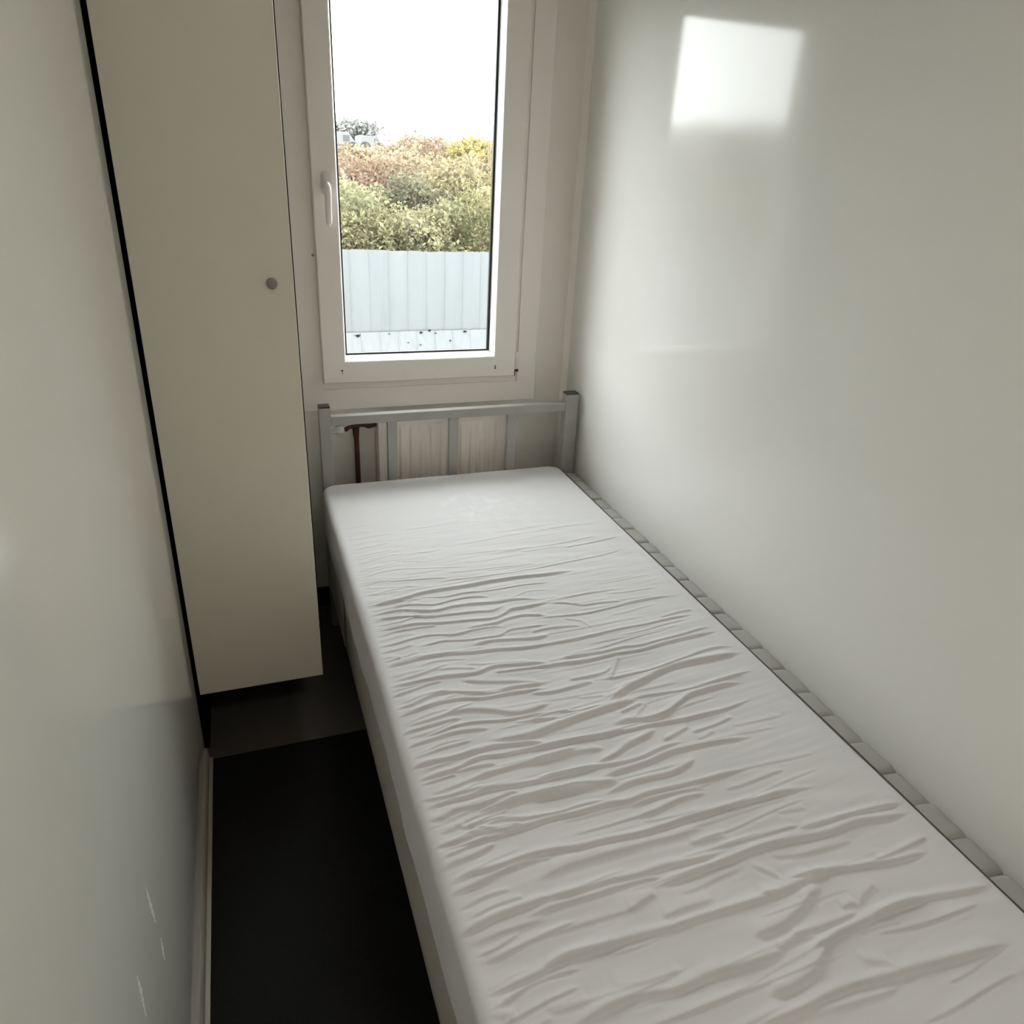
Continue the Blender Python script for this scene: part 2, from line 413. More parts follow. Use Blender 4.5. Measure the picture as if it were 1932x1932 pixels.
pipe = empty('heating_pipe', (0.352, YB - 0.050, 0.0), label='rusty brown heating pipe rising left of the radiator', cat='pipe')
bm = bmesh.new(); sweep(bm, [(0.354, YB - 0.05, 0.0), (0.354, YB - 0.05, 0.35), (0.353, YB - 0.05, 0.70), (0.352, YB - 0.05, 0.722), (0.352, YB - 0.05, 0.744)], [0.0090, 0.0090, 0.0090, 0.0115, 0.0125], 14)
obj('riser', bm, M['rust'], pipe, True)
bm = bmesh.new(); sweep(bm, [(0.310, YB - 0.05, 0.738), (0.318, YB - 0.05, 0.738), (0.326, YB - 0.05, 0.744), (0.340, YB - 0.05, 0.748), (0.372, YB - 0.05, 0.750), (0.384, YB - 0.05, 0.749), (0.396, YB - 0.05, 0.746), (0.412, YB - 0.05, 0.748), (0.428, YB - 0.05, 0.750)], [0.0055, 0.0085, 0.0070, 0.0060, 0.0060, 0.0065, 0.0095, 0.0085, 0.0065], 12)
obj('branch', bm, M['rust'], pipe, True)
bm = bmesh.new(); sweep(bm, [(0.250, YB - 0.05, 0.732), (0.256, YB - 0.05, 0.732), (0.280, YB - 0.05, 0.734), (0.284, YB - 0.05, 0.734), (0.306, YB - 0.05, 0.738), (0.311, YB - 0.05, 0.738)], [0.006, 0.0085, 0.0085, 0.012, 0.014, 0.009], 14)
obj('valve_knob', bm, M['bead'], pipe, True)

# ------------------------------------------------------------------ wardrobe
DX0, DX1, DZ0, DZ1 = -0.208, 0.1266, 0.242, 2.33
ward = empty('wardrobe', (-0.04, 2.2, 0.0), label='tall narrow beige wardrobe with one plain door in the left corner', cat='wardrobe')
dr = box('door', (DX0, DX1, Y_EDGE, Y_EDGE + 0.018, DZ0, DZ1), M['door'], ward, 0.0012)
bm = bmesh.new()
cyl(bm, (0.078, Y_EDGE, 1.352), (0.078, Y_EDGE - 0.010, 1.352), 0.007, 20)
bmesh.ops.create_uvsphere(bm, u_segments=24, v_segments=12, radius=0.0125, matrix=Matrix.Translation((0.078, Y_EDGE - 0.014, 1.352)) @ Matrix.Diagonal((1, 0.5, 1, 1)))
obj('knob', bm, M['knob'], dr, True)
bm = bmesh.new()
y0c, y1c = Y_EDGE + 0.021, YB - 0.016
bx(bm, DX0 + 0.002, DX0 + 0.020, y0c, y1c, DZ0 + 0.03, DZ1)
bx(bm, DX1 - 0.022, DX1 - 0.004, y0c, y1c, DZ0 + 0.03, DZ1)
bx(bm, DX0 + 0.020, DX1 - 0.022, y1c - 0.006, y1c, DZ0 + 0.03, DZ1)
bx(bm, DX0 + 0.020, DX1 - 0.022, y0c, y1c - 0.006, DZ0 + 0.03, DZ0 + 0.048)
bx(bm, DX0 + 0.020, DX1 - 0.022, y0c, y1c - 0.006, DZ1 - 0.018, DZ1)
obj('carcass', bm, M['carcass'], ward)
box('edge_strip', (DX1 - 0.010, DX1 + 0.0036, Y_EDGE + 0.0185, Y_EDGE + 0.0208, DZ0 + 0.03, DZ1), M['dark'], ward)  # dark strip standing for the carcass edge in shadow
box('edge_strip', (DX0 - 0.0022, DX0 + 0.006, Y_EDGE + 0.0185, Y_EDGE + 0.0208, DZ0 + 0.03, DZ1), M['metal'], ward)
for (x, y) in ((DX0 + 0.01, y1c - 0.05), (DX1 - 0.045, y1c - 0.05), (DX0 + 0.01, y1c - 0.34), (DX1 - 0.045, y1c - 0.34)):
    box('leg', (x, x + 0.035, y, y + 0.035, 0.0, DZ0 + 0.0305), M['dark'], ward)
for z in (0.5, 1.35, 2.1):
    box('door_hinge', (DX0 + 0.004, DX0 + 0.016, Y_EDGE + 0.0175, Y_EDGE + 0.0215, z, z + 0.05), M['metal'], ward)

# ------------------------------------------------------------------ bed frame
EH = 2.431
Y_FOOT = 0.20
bed = empty('bed_frame', (0.68, 1.3, 0.0), label='grey metal tube bed frame with a barred headboard under the window', cat='bed')
def post(x0, x1, y0, y1, z1):
    p = box('post', (x0, x1, y0, y1, 0.008 if y0 < Y_EDGE else 0.0, z1 - 0.004), M['metal'], bed, 0.003)
    box('post_cap', (x0 + 0.0015, x1 - 0.0015, y0 + 0.0015, y1 - 0.0015, z1 - 0.0045, z1 + 0.001), M['cap'], p, 0.001)
post(0.2165, 0.2555, EH, EH + 0.040, 0.861)
post(1.1085, 1.1600, EH, EH + 0.040, 0.861)
box('top_rail', (0.2555, 1.1085, EH + 0.001, EH + 0.031, 0.795, 0.8265), M['metal'], bed, 0.003)
box('lower_rail', (0.2555, 1.1085, EH + 0.006, EH + 0.032, 0.300, 0.340), M['metal'], bed, 0.003)
for x in (0.4455, 0.6665, 0.8870):
    box('baluster', (x, x + 0.0335, EH + 0.008, EH + 0.030, 0.339, 0.796), M['metal'], bed, 0.002)
for x0, x1 in ((0.2225, 0.2485), (1.118, 1.144)):
    box('side_rail', (x0, x1, Y_FOOT + 0.02, EH + 0.001, 0.150, 0.192), M['metal'], bed, 0.003)
for y in (0.34, 0.80, 1.26, 1.72, 2.18):
    box('slat', (0.247, 1.12, y, y + 0.07, 0.166, 0.190), M['carcass'], bed, 0.002)
for x0 in (0.2225, 1.118):
    box('foot_post', (x0, x0 + 0.026, Y_FOOT, Y_FOOT + 0.026, 0.008, 0.40), M['metal'], bed, 0.003)
box('foot_rail', (0.2485, 1.118, Y_FOOT + 0.002, Y_FOOT + 0.024, 0.150, 0.192), M['metal'], bed, 0.003)

# ------------------------------------------------------------------ mattresses
def vnoise(x, y, seed):
    """cheap smooth value noise, arrays in, -1..1 out"""
    rs = np.random.RandomState(seed); g = rs.uniform(-1, 1, (64, 64))
    xi = np.floor(x).astype(int); yi = np.floor(y).astype(int); fx = x - xi; fy = y - yi
    fx = fx * fx * (3 - 2 * fx); fy = fy * fy * (3 - 2 * fy)
    a = g[xi % 64, yi % 64]; b = g[(xi + 1) % 64, yi % 64]; c = g[xi % 64, (yi + 1) % 64]; d = g[(xi + 1) % 64, (yi + 1) % 64]
    return (a * (1 - fx) + b * fx) * (1 - fy) + (c * (1 - fx) + d * fx) * fy

def soft_block(name, x0, x1, y0, y1, z0, z1, nu, nv, Rp, r, height_fn, m, parent, side_fn=None):
    """closed block with rounded plan corners (Rp) and rounded top edges (r)"""
    arc = r * math.pi / 2; side = z1 - z0 - r
    dists = np.concatenate([np.linspace(0, Rp - r, 4)[1:], Rp - r + np.linspace(0, arc, 7)[1:], Rp - r + arc + np.linspace(0, side, 10)[1:]])
    us = np.concatenate([-(dists[::-1]), np.linspace(0, x1 - x0 - 2 * Rp, nu), x1 - x0 - 2 * Rp + dists])
    vs = np.concatenate([-(dists[::-1]), np.linspace(0, y1 - y0 - 2 * Rp, nv), y1 - y0 - 2 * Rp + dists])
    U, V = np.meshgrid(us, vs)
    cx = np.clip(U, 0, x1 - x0 - 2 * Rp); cy = np.clip(V, 0, y1 - y0 - 2 * Rp)
    dx, dy = U - cx, V - cy
    d = np.maximum(abs(dx), abs(dy)); ln = np.hypot(dx, dy) + 1e-12
    nx_, ny_ = dx / ln, dy / ln
    th = np.clip((d - (Rp - r)) / r, 0, math.pi / 2)
    out = np.where(d < Rp - r, d, Rp - r + r * np.sin(th))
    z = z1 - r + r * np.cos(th) - np.maximum(0, d - (Rp - r) - arc)
    flat = 1 - np.clip((d - (Rp - r) * 0.6) / (Rp * 0.6), 0, 1)
    X = x0 + Rp + cx + nx_ * out; Y = y0 + Rp + cy + ny_ * out
    if side_fn is not None:
        sd = np.clip((d - (Rp - r) - arc * 0.6) / 0.03, 0, 1)
        off = side_fn(X, Y, z) * sd
        X = X + nx_ * off; Y = Y + ny_ * off
    if height_fn is not None: z = z + height_fn(X, Y) * flat
    H_, W_ = U.shape
    co = np.stack([X, Y, z], -1).reshape(-1, 3)
    idx = np.arange(H_ * W_).reshape(H_, W_)
    f = np.stack([idx[:-1, :-1], idx[:-1, 1:], idx[1:, 1:], idx[1:, :-1]], -1).reshape(-1, 4)
    me = bpy.data.meshes.new(name)
    me.vertices.add(len(co)); me.vertices.foreach_set('co', co.astype(np.float32).ravel())
    me.loops.add(f.size); me.loops.foreach_set('vertex_index', f.astype(np.int32).ravel())
    me.polygons.add(len(f)); me.polygons.foreach_set('loop_start', np.arange(0, f.size, 4, dtype=np.int32)); me.polygons.foreach_set('loop_total', np.full(len(f), 4, dtype=np.int32))
    me.update(calc_edges=True)
    me.polygons.foreach_set('use_smooth', np.ones(len(f), dtype=bool))
    # close the underside
    o = link_mesh(name, me, m, parent)
    return o

MX0, MX1, MY0, MY1, MZ = 0.208, 1.092, 0.215, EH - 0.004, 0.589

# folds of the loose cover: (points across the width as x, y), height, half width
FOLD_GAIN = 1.45
FOLDS_MM = [
    ([(0.267,1.857),(0.325,1.867),(0.395,1.866),(0.478,1.862)], 0.8, 4),
    ([(0.368,1.829),(0.427,1.81)], 0.5, 4),
    ([(0.233,1.758),(0.288,1.78),(0.35,1.786),(0.412,1.774),(0.484,1.76),(0.561,1.749)], 0.9, 4),
    ([(0.224,1.751),(0.282,1.751),(0.342,1.735)], 0.6, 4),
    ([(0.233,1.816),(0.266,1.811),(0.309,1.815)], 0.5, 4),
    ([(0.228,1.783),(0.261,1.781)], 0.5, 4),
    ([(0.302,1.728),(0.363,1.721),(0.416,1.714),(0.469,1.705)], 1.2, 4),
    ([(0.47,1.732),(0.523,1.727),(0.603,1.726),(0.674,1.722)], 0.9, 4),
    ([(0.224,1.713),(0.293,1.698),(0.356,1.687),(0.42,1.669)], 0.9, 4),
    ([(0.411,1.69),(0.466,1.693),(0.527,1.687),(0.606,1.687),(0.689,1.691),(0.77,1.701),(0.912,1.718),(1.048,1.744)], 1.2, 4),
    ([(0.22,1.618),(0.273,1.619),(0.32,1.626),(0.37,1.643),(0.424,1.649),(0.501,1.652),(0.58,1.657),(0.676,1.657),(0.751,1.653),(0.834,1.657)], 3.8, 9),
    ([(0.234,1.671),(0.288,1.668),(0.329,1.671)], 0.9, 4),
    ([(0.366,1.627),(0.433,1.612),(0.491,1.617),(0.55,1.612),(0.645,1.616),(0.734,1.611)], 1.5, 4),
    ([(0.234,1.606),(0.287,1.621),(0.33,1.62),(0.375,1.617)], 1.1, 4),
    ([(0.274,1.582),(0.314,1.598),(0.353,1.595),(0.399,1.583),(0.454,1.593),(0.499,1.595),(0.556,1.583)], 2, 5),
    ([(0.545,1.568),(0.599,1.565),(0.655,1.584),(0.718,1.573)], 1, 4),
    ([(0.225,1.567),(0.279,1.576),(0.315,1.576),(0.362,1.559),(0.4,1.553),(0.446,1.562),(0.504,1.56),(0.561,1.553),(0.607,1.554),(0.677,1.536)], 3, 7),
    ([(0.225,1.55),(0.273,1.547),(0.319,1.544),(0.366,1.529),(0.422,1.527),(0.493,1.523),(0.534,1.517),(0.558,1.527),(0.584,1.539)], 2.3, 5),
    ([(0.239,1.521),(0.299,1.525),(0.345,1.537),(0.393,1.524)], 1.3, 4),
    ([(0.225,1.501),(0.278,1.503),(0.328,1.507),(0.386,1.496),(0.468,1.489),(0.53,1.484),(0.564,1.499),(0.58,1.51),(0.621,1.51),(0.695,1.517)], 2.7, 6),
    ([(0.274,1.485),(0.323,1.489),(0.383,1.487)], 1.5, 5),
    ([(0.223,1.433),(0.271,1.44),(0.32,1.451),(0.361,1.452),(0.412,1.44),(0.47,1.448),(0.512,1.447),(0.548,1.437)], 2, 5),
    ([(0.445,1.46),(0.516,1.46),(0.564,1.473),(0.609,1.476),(0.67,1.454)], 2.8, 7),
    ([(0.312,1.413),(0.352,1.417),(0.38,1.421),(0.431,1.411),(0.486,1.41),(0.516,1.409),(0.55,1.426),(0.59,1.425),(0.657,1.422)], 2, 5),
    ([(0.438,1.387),(0.494,1.392),(0.56,1.383),(0.601,1.378),(0.641,1.382)], 2.8, 8),
    ([(0.235,1.39),(0.255,1.389),(0.277,1.37)], 1.5, 6),
    ([(0.221,1.35),(0.265,1.361),(0.318,1.371),(0.367,1.371),(0.43,1.362),(0.496,1.357),(0.561,1.348),(0.627,1.348)], 3, 7),
    ([(0.3,1.338),(0.335,1.349),(0.373,1.347),(0.418,1.339)], 1, 5),
    ([(0.406,1.323),(0.454,1.31),(0.504,1.302),(0.556,1.296)], 1.5, 6),
    ([(0.333,1.319),(0.377,1.314),(0.429,1.298)], 1.5, 6),
    ([(0.218,1.286),(0.271,1.286),(0.321,1.29),(0.353,1.29),(0.42,1.284),(0.463,1.297),(0.514,1.293),(0.599,1.279)], 3.2, 7),
    ([(0.455,1.274),(0.507,1.272),(0.559,1.269),(0.593,1.266)], 2, 5),
    ([(0.223,1.251),(0.265,1.261),(0.304,1.273),(0.342,1.278)], 2, 5),
    ([(0.377,1.268),(0.435,1.249),(0.494,1.235),(0.552,1.216)], 2.3, 9),
    ([(0.216,1.215),(0.253,1.216),(0.29,1.231),(0.332,1.238),(0.389,1.222),(0.434,1.209),(0.487,1.217),(0.57,1.209)], 2.5, 7),
    ([(0.217,1.183),(0.263,1.196),(0.312,1.207),(0.36,1.208),(0.406,1.198),(0.456,1.199),(0.518,1.196),(0.563,1.191)], 2.8, 6),
    ([(0.316,1.167),(0.362,1.171),(0.417,1.155),(0.458,1.136),(0.495,1.136),(0.545,1.147)], 3, 10),
    ([(0.218,1.136),(0.262,1.142),(0.309,1.148),(0.349,1.15)], 2.4, 6),
    ([(0.253,1.115),(0.29,1.12),(0.327,1.129),(0.373,1.129),(0.429,1.12),(0.477,1.12),(0.533,1.118)], 2.4, 5),
    ([(0.219,1.095),(0.271,1.105),(0.318,1.112),(0.363,1.109),(0.396,1.103)], 2.2, 6),
    ([(0.444,1.107),(0.502,1.101),(0.558,1.088)], 1.5, 5),
    ([(0.378,1.076),(0.407,1.068),(0.466,1.067),(0.507,1.074),(0.563,1.085),(0.611,1.093),(0.678,1.102),(0.736,1.107)], 5, 12),
    ([(0.709,1.109),(0.752,1.111),(0.807,1.107),(0.87,1.104),(0.944,1.112),(1.038,1.12)], 2, 5),
    ([(0.65,1.107),(0.711,1.141),(0.764,1.159),(0.836,1.182),(0.886,1.19),(0.948,1.189),(1.011,1.188),(1.06,1.188)], 5, 12),
    ([(0.483,1.112),(0.549,1.115),(0.591,1.103),(0.65,1.107)], 2, 5),
    ([(0.48,1.103),(0.555,1.096),(0.595,1.1)], 1.5, 5),
    ([(0.607,1.287),(0.679,1.285),(0.738,1.283),(0.786,1.287),(0.83,1.282),(0.88,1.287),(0.949,1.294),(1.022,1.305),(1.055,1.304)], 2.5, 6),
    ([(0.541,1.265),(0.613,1.267),(0.668,1.261),(0.729,1.264),(0.761,1.267),(0.821,1.265),(0.905,1.276),(0.991,1.282),(1.059,1.284)], 3, 7),
    ([(0.572,1.346),(0.631,1.347),(0.693,1.349),(0.757,1.354),(0.823,1.36),(0.888,1.36),(0.958,1.366),(1.046,1.369)], 2.4, 6),
    ([(0.941,1.378),(0.998,1.388),(1.047,1.389)], 1.5, 5),
    ([(0.593,1.402),(0.64,1.407),(0.685,1.403),(0.729,1.396)], 2, 6),
    ([(0.699,1.436),(0.737,1.415),(0.754,1.376)], 1.5, 5),
    ([(0.614,1.459),(0.674,1.451),(0.752,1.446),(0.837,1.454),(0.91,1.464),(0.982,1.468),(1.047,1.463)], 2, 5),
    ([(0.683,1.513),(0.728,1.504),(0.769,1.484),(0.818,1.483),(0.889,1.475)], 2, 6),
    ([(0.637,1.52),(0.705,1.527),(0.808,1.533),(0.913,1.536)], 1.2, 5),
    ([(0.853,1.521),(0.92,1.515),(1.009,1.517)], 1, 5),
    ([(0.61,1.207),(0.658,1.206),(0.703,1.211),(0.732,1.229)], 2, 6),
    ([(0.702,1.185),(0.732,1.22),(0.763,1.257)], 2, 6),
    ([(0.665,1.191),(0.72,1.186),(0.765,1.189),(0.818,1.187),(0.893,1.202),(0.967,1.219),(1.018,1.222),(1.061,1.213)], 2.4, 6),
    ([(0.511,1.186),(0.562,1.179),(0.619,1.183),(0.666,1.187)], 2.5, 8),
    ([(0.603,1.146),(0.667,1.137)], 1, 6),
    ([(0.672,1.074),(0.71,1.085),(0.735,1.09)], 2, 6),
    ([(0.691,1.049),(0.719,1.071),(0.745,1.087)], 1.5, 6),
    ([(0.637,1.047),(0.678,1.05),(0.715,1.043),(0.757,1.045),(0.795,1.061),(0.847,1.086),(0.885,1.091),(0.948,1.094),(0.991,1.09)], 4, 9),
    ([(0.451,1.026),(0.512,1.025),(0.561,1.024),(0.612,1.022),(0.654,1.028),(0.674,1.032)], 2.5, 7),
    ([(0.555,1.022),(0.612,1.022),(0.676,1.021),(0.726,1.023),(0.784,1.019),(0.841,1.021),(0.9,1.023),(0.977,1.036)], 2.5, 6),
    ([(0.438,0.991),(0.486,0.993),(0.536,0.994),(0.595,0.988)], 3, 9),
    ([(0.56,0.955),(0.611,0.969),(0.651,0.987),(0.69,0.996),(0.722,1.008)], 3, 8),
    ([(0.717,0.974),(0.759,0.986),(0.793,0.998)], 2, 7),
    ([(0.786,0.978),(0.846,0.986),(0.903,0.999)], 2, 7),
    ([(0.787,0.957),(0.811,0.961),(0.836,0.971)], 1.5, 7),
    ([(0.424,0.953),(0.492,0.95),(0.563,0.948),(0.61,0.943),(0.649,0.945),(0.707,0.957),(0.762,0.961)], 3, 6),
    ([(0.551,0.921),(0.614,0.926),(0.662,0.931),(0.712,0.942),(0.765,0.943),(0.831,0.941),(0.903,0.933)], 3.5, 8),
    ([(0.407,0.909),(0.465,0.914),(0.512,0.915),(0.587,0.898)], 4, 10),
    ([(0.542,0.879),(0.596,0.892),(0.633,0.893),(0.695,0.893),(0.758,0.912)], 3, 8),
    ([(0.294,0.929),(0.353,0.932),(0.395,0.932)], 2, 6),
    ([(0.301,0.907),(0.359,0.915),(0.408,0.919),(0.465,0.911),(0.525,0.905)], 3.2, 10),
    ([(0.28,0.882),(0.316,0.891),(0.365,0.899)], 2, 6),
    ([(0.3,0.876),(0.342,0.88),(0.39,0.871),(0.446,0.865),(0.484,0.869),(0.544,0.866)], 2.3, 6),
    ([(0.224,0.85),(0.256,0.848),(0.303,0.848),(0.349,0.853),(0.379,0.855),(0.42,0.859),(0.478,0.856),(0.54,0.858),(0.575,0.853),(0.617,0.859),(0.682,0.858),(0.738,0.859),(0.85,0.859)], 3.5, 7),
    ([(0.276,0.867),(0.309,0.868),(0.374,0.859)], 2, 6),
    ([(0.28,0.881),(0.3,0.875),(0.339,0.856),(0.359,0.851)], 1.5, 5),
    ([(0.569,0.84),(0.636,0.847),(0.732,0.84)], 2.2, 8),
    ([(0.574,0.812),(0.621,0.821),(0.678,0.831),(0.725,0.829)], 2.5, 8),
    ([(0.574,0.804),(0.633,0.797),(0.704,0.796)], 1, 7),
    ([(0.21,0.776),(0.228,0.777),(0.254,0.792),(0.306,0.791),(0.362,0.796),(0.405,0.794),(0.448,0.788),(0.494,0.787),(0.563,0.782),(0.612,0.784),(0.665,0.788),(0.729,0.789),(0.796,0.789),(0.866,0.79),(0.945,0.783)], 4, 8),
    ([(0.214,0.763),(0.242,0.769),(0.279,0.772),(0.32,0.783),(0.378,0.784)], 2, 8),
    ([(0.313,0.781),(0.347,0.786),(0.4,0.782)], 1.2, 6),
    ([(0.356,0.747),(0.402,0.759),(0.448,0.762),(0.505,0.763),(0.576,0.762),(0.637,0.762),(0.682,0.762)], 2.6, 14),
    ([(0.211,0.699),(0.227,0.7),(0.269,0.708),(0.309,0.711),(0.369,0.715)], 3.6, 9),
    ([(0.342,0.716),(0.414,0.712),(0.47,0.714),(0.512,0.71),(0.571,0.712),(0.646,0.706),(0.683,0.708)], 3.6, 9),
    ([(0.316,0.691),(0.366,0.698),(0.429,0.698),(0.463,0.699),(0.518,0.699),(0.56,0.693)], 3, 8),
    ([(0.675,0.716),(0.743,0.716),(0.796,0.717),(0.847,0.715)], 2, 6),
    ([(0.832,0.709),(0.896,0.709),(0.952,0.709),(1.008,0.707),(1.067,0.702)], 3, 7),
    ([(0.519,0.68),(0.559,0.683),(0.601,0.685),(0.675,0.69),(0.743,0.698),(0.817,0.694),(0.879,0.688),(0.951,0.692),(1.015,0.684),(1.073,0.679)], 4, 9),
    ([(0.22,0.676),(0.27,0.683),(0.309,0.683),(0.35,0.683)], 2, 10),
    ([(0.474,0.657),(0.512,0.668),(0.531,0.669)], 2, 9),
    ([(0.518,0.631),(0.56,0.635),(0.6,0.634),(0.615,0.638)], 2.4, 11),
    ([(0.215,0.599),(0.262,0.604),(0.311,0.609),(0.352,0.617),(0.391,0.616),(0.453,0.617),(0.515,0.614),(0.569,0.614),(0.623,0.613),(0.692,0.612),(0.743,0.61)], 3.6, 8),
    ([(0.312,0.612),(0.354,0.622),(0.412,0.618),(0.442,0.616)], 2, 8),
    ([(0.32,0.53),(0.353,0.533),(0.393,0.538),(0.431,0.538),(0.476,0.53),(0.505,0.53),(0.538,0.533),(0.598,0.529),(0.641,0.528),(0.678,0.528)], 3.8, 11),
    ([(0.214,0.578),(0.241,0.569),(0.26,0.549)], 2, 9),
    ([(0.295,0.56),(0.336,0.557),(0.362,0.553)], 1, 12),
    ([(0.396,0.563),(0.457,0.549),(0.508,0.55)], 1.4, 14),
    ([(0.709,0.672),(0.728,0.653),(0.746,0.633)], 1.6, 7),
    ([(0.75,0.631),(0.789,0.627),(0.83,0.624),(0.882,0.616),(0.953,0.607),(1.026,0.603)], 3.4, 8),
    ([(0.685,0.619),(0.731,0.616),(0.784,0.621),(0.83,0.622)], 4, 11),
    ([(0.916,0.616),(0.979,0.62),(1.054,0.629)], 2, 7),
    ([(0.633,0.562),(0.693,0.567),(0.745,0.582),(0.764,0.594),(0.799,0.6)], 4, 13),
    ([(0.688,0.545),(0.733,0.544),(0.78,0.544),(0.819,0.547)], 3, 8),
    ([(0.657,0.534),(0.693,0.537),(0.731,0.534)], 2.4, 8),
    ([(0.706,0.517),(0.737,0.521),(0.765,0.527),(0.804,0.53),(0.856,0.534),(0.897,0.537),(0.955,0.535)], 4, 9),
    ([(0.606,0.482),(0.649,0.483),(0.69,0.492),(0.714,0.505),(0.741,0.518)], 4.5, 13),
    ([(0.833,0.557),(0.852,0.569),(0.887,0.58)], 2, 9),
    ([(0.801,0.56),(0.821,0.563),(0.833,0.557)], 2.4, 8),
    ([(0.768,0.483),(0.783,0.475),(0.811,0.462)], 2, 10),
    ([(0.559,0.453),(0.604,0.451),(0.635,0.451),(0.681,0.456),(0.726,0.457),(0.767,0.453),(0.811,0.45),(0.861,0.446),(0.956,0.439),(1.015,0.434)], 4.4, 10),
    ([(0.793,0.518),(0.829,0.518),(0.878,0.513)], 1.5, 7),
    ([(0.822,0.752),(0.885,0.745)], 1, 8),
    ([(0.634,0.739),(0.706,0.736)], 2, 10),
    ([(0.748,0.677),(0.795,0.666),(0.884,0.662),(0.917,0.663)], 1.5, 9),
    ([(0.827,0.532),(0.888,0.537),(0.96,0.534),(1.028,0.524),(1.073,0.521)], 3, 8),
    ([(0.213,1.04),(0.257,1.048),(0.3,1.047),(0.346,1.052),(0.391,1.054),(0.457,1.044),(0.498,1.032)], 3.5, 7),
    ([(0.216,1.004),(0.26,1.015),(0.303,1.019),(0.346,1.033),(0.394,1.028),(0.45,1.027),(0.519,1.026),(0.611,1.023)], 3, 6),
    ([(0.292,1.011),(0.334,1.013),(0.376,1.009)], 2, 6),
    ([(0.314,0.982),(0.359,0.991),(0.405,0.995),(0.45,0.996),(0.496,0.998),(0.55,1.004)], 3, 9),
    ([(0.217,0.965),(0.256,0.958),(0.297,0.959),(0.34,0.963)], 2.4, 7),
    ([(0.217,0.939),(0.263,0.948),(0.304,0.949),(0.339,0.955),(0.378,0.951),(0.431,0.947),(0.475,0.948),(0.52,0.946),(0.573,0.945)], 3.4, 7),
    ([(0.216,0.919),(0.245,0.915),(0.269,0.925),(0.317,0.924),(0.36,0.927),(0.395,0.932)], 3, 9),
    ([(0.321,0.902),(0.365,0.912),(0.407,0.913),(0.459,0.908),(0.552,0.902)], 3.2, 11),
    ([(0.213,0.899),(0.241,0.901)], 1.5, 5),
    ([(0.261,0.89),(0.285,0.883),(0.325,0.886),(0.355,0.884)], 2, 6),
    ([(0.215,0.858),(0.259,0.86),(0.299,0.864),(0.336,0.858),(0.381,0.859)], 3, 7),
    ([(0.215,0.813),(0.24,0.82),(0.277,0.825),(0.319,0.837)], 2.5, 9),
    ([(0.841,1.79),(0.952,1.804),(1.049,1.816)], 1.5, 5),
    ([(0.632,1.816),(0.748,1.814),(0.854,1.822),(0.987,1.839)], 1.2, 5),
    ([(0.819,0.509),(0.905,0.5),(1.027,0.5)], 1.5, 6),
    ([(0.619,0.443),(0.705,0.437),(0.795,0.432)], 1.6, 9),
]
FOLDS = [(p, a * 0.001 * FOLD_GAIN, w * 0.00080) for p, a, w in FOLDS_MM]
rng = random.Random(7)
for k in range(58):      # short creases fanning in from the left edge
    y = 2.08 - 1.72 * (k + rng.random()) / 58
    L_ = rng.uniform(0.06, 0.16); x_ = MX0 + rng.uniform(0.020, 0.034)
    g_ = 0.45 + 0.55 * min(1, (2.08 - y) / 0.8)
    FOLDS.append(([(x_, y), (x_ + L_ * 0.5, y + L_ * rng.uniform(0.06, 0.16)), (x_ + L_, y + L_ * rng.uniform(0.12, 0.26))], 0.0020 * g_ * rng.uniform(0.6, 1.3), rng.uniform(0.0035, 0.0055)))
for k in range(95):      # fine creases between the larger ones
    y = 2.04 - 1.75 * (k + rng.random()) / 95
    L_ = rng.uniform(0.10, 0.34); x_ = rng.uniform(MX0 + 0.05, MX1 - 0.06 - L_)
    g_ = 0.4 + 0.6 * min(1, (2.04 - y) / 0.7); s_ = rng.uniform(-0.02, 0.10)
    FOLDS.append(([(x_, y), (x_ + L_ * 0.33, y + L_ * s_ * 0.2), (x_ + L_ * 0.66, y + L_ * s_ * 0.8), (x_ + L_, y + L_ * s_ * 1.2)], 0.0013 * g_ * rng.uniform(0.5, 1.4), rng.uniform(0.0035, 0.006)))

def fold_height(X, Y):
    h = np.zeros_like(X)
    ys_row = Y[:, 0]
    for pts, A, w in FOLDS:
        px = np.array([p[0] for p in pts]); py = np.array([p[1] for p in pts])
        if px[0] > px[-1]: px, py = px[::-1], py[::-1]
        rows = (Y.max(1) > py.min() - 5 * w) & (Y.min(1) < py.max() + 5 * w)
        if not rows.any(): continue
        x = X[rows]; y = Y[rows]
        # smooth interpolation of the centre line
        t = np.interp(x, px, np.arange(len(px), dtype=float))
        i = np.clip(np.floor(t).astype(int), 0, len(px) - 2); fr = t - i
        dpx = np.gradient(py)
        p0, p1, m0, m1 = py[i], py[i + 1], dpx[i], dpx[i + 1]
        yc = (2 * fr**3 - 3 * fr**2 + 1) * p0 + (fr**3 - 2 * fr**2 + fr) * m0 + (-2 * fr**3 + 3 * fr**2) * p1 + (fr**3 - fr**2) * m1
        L = px[-1] - px[0]
        e = np.clip(np.minimum((x - px[0]), (px[-1] - x)) / (0.13 * L), 0, 1); e = e * e * (3 - 2 * e)
        ww = w * (0.55 + 0.45 * e)
        slope = np.abs((py[i + 1] - py[i]) / (px[i + 1] - px[i]))
        s = (y - yc) / (ww * np.sqrt(1 + slope ** 2))
        g = np.where(s > 0, np.exp(-(s / 1.5) ** 2), np.exp(-(s / 0.52) ** 2)) - 0.32 * np.exp(-((s + 1.25) / 0.65) ** 2)
        h[rows] += A * e * g
    return h

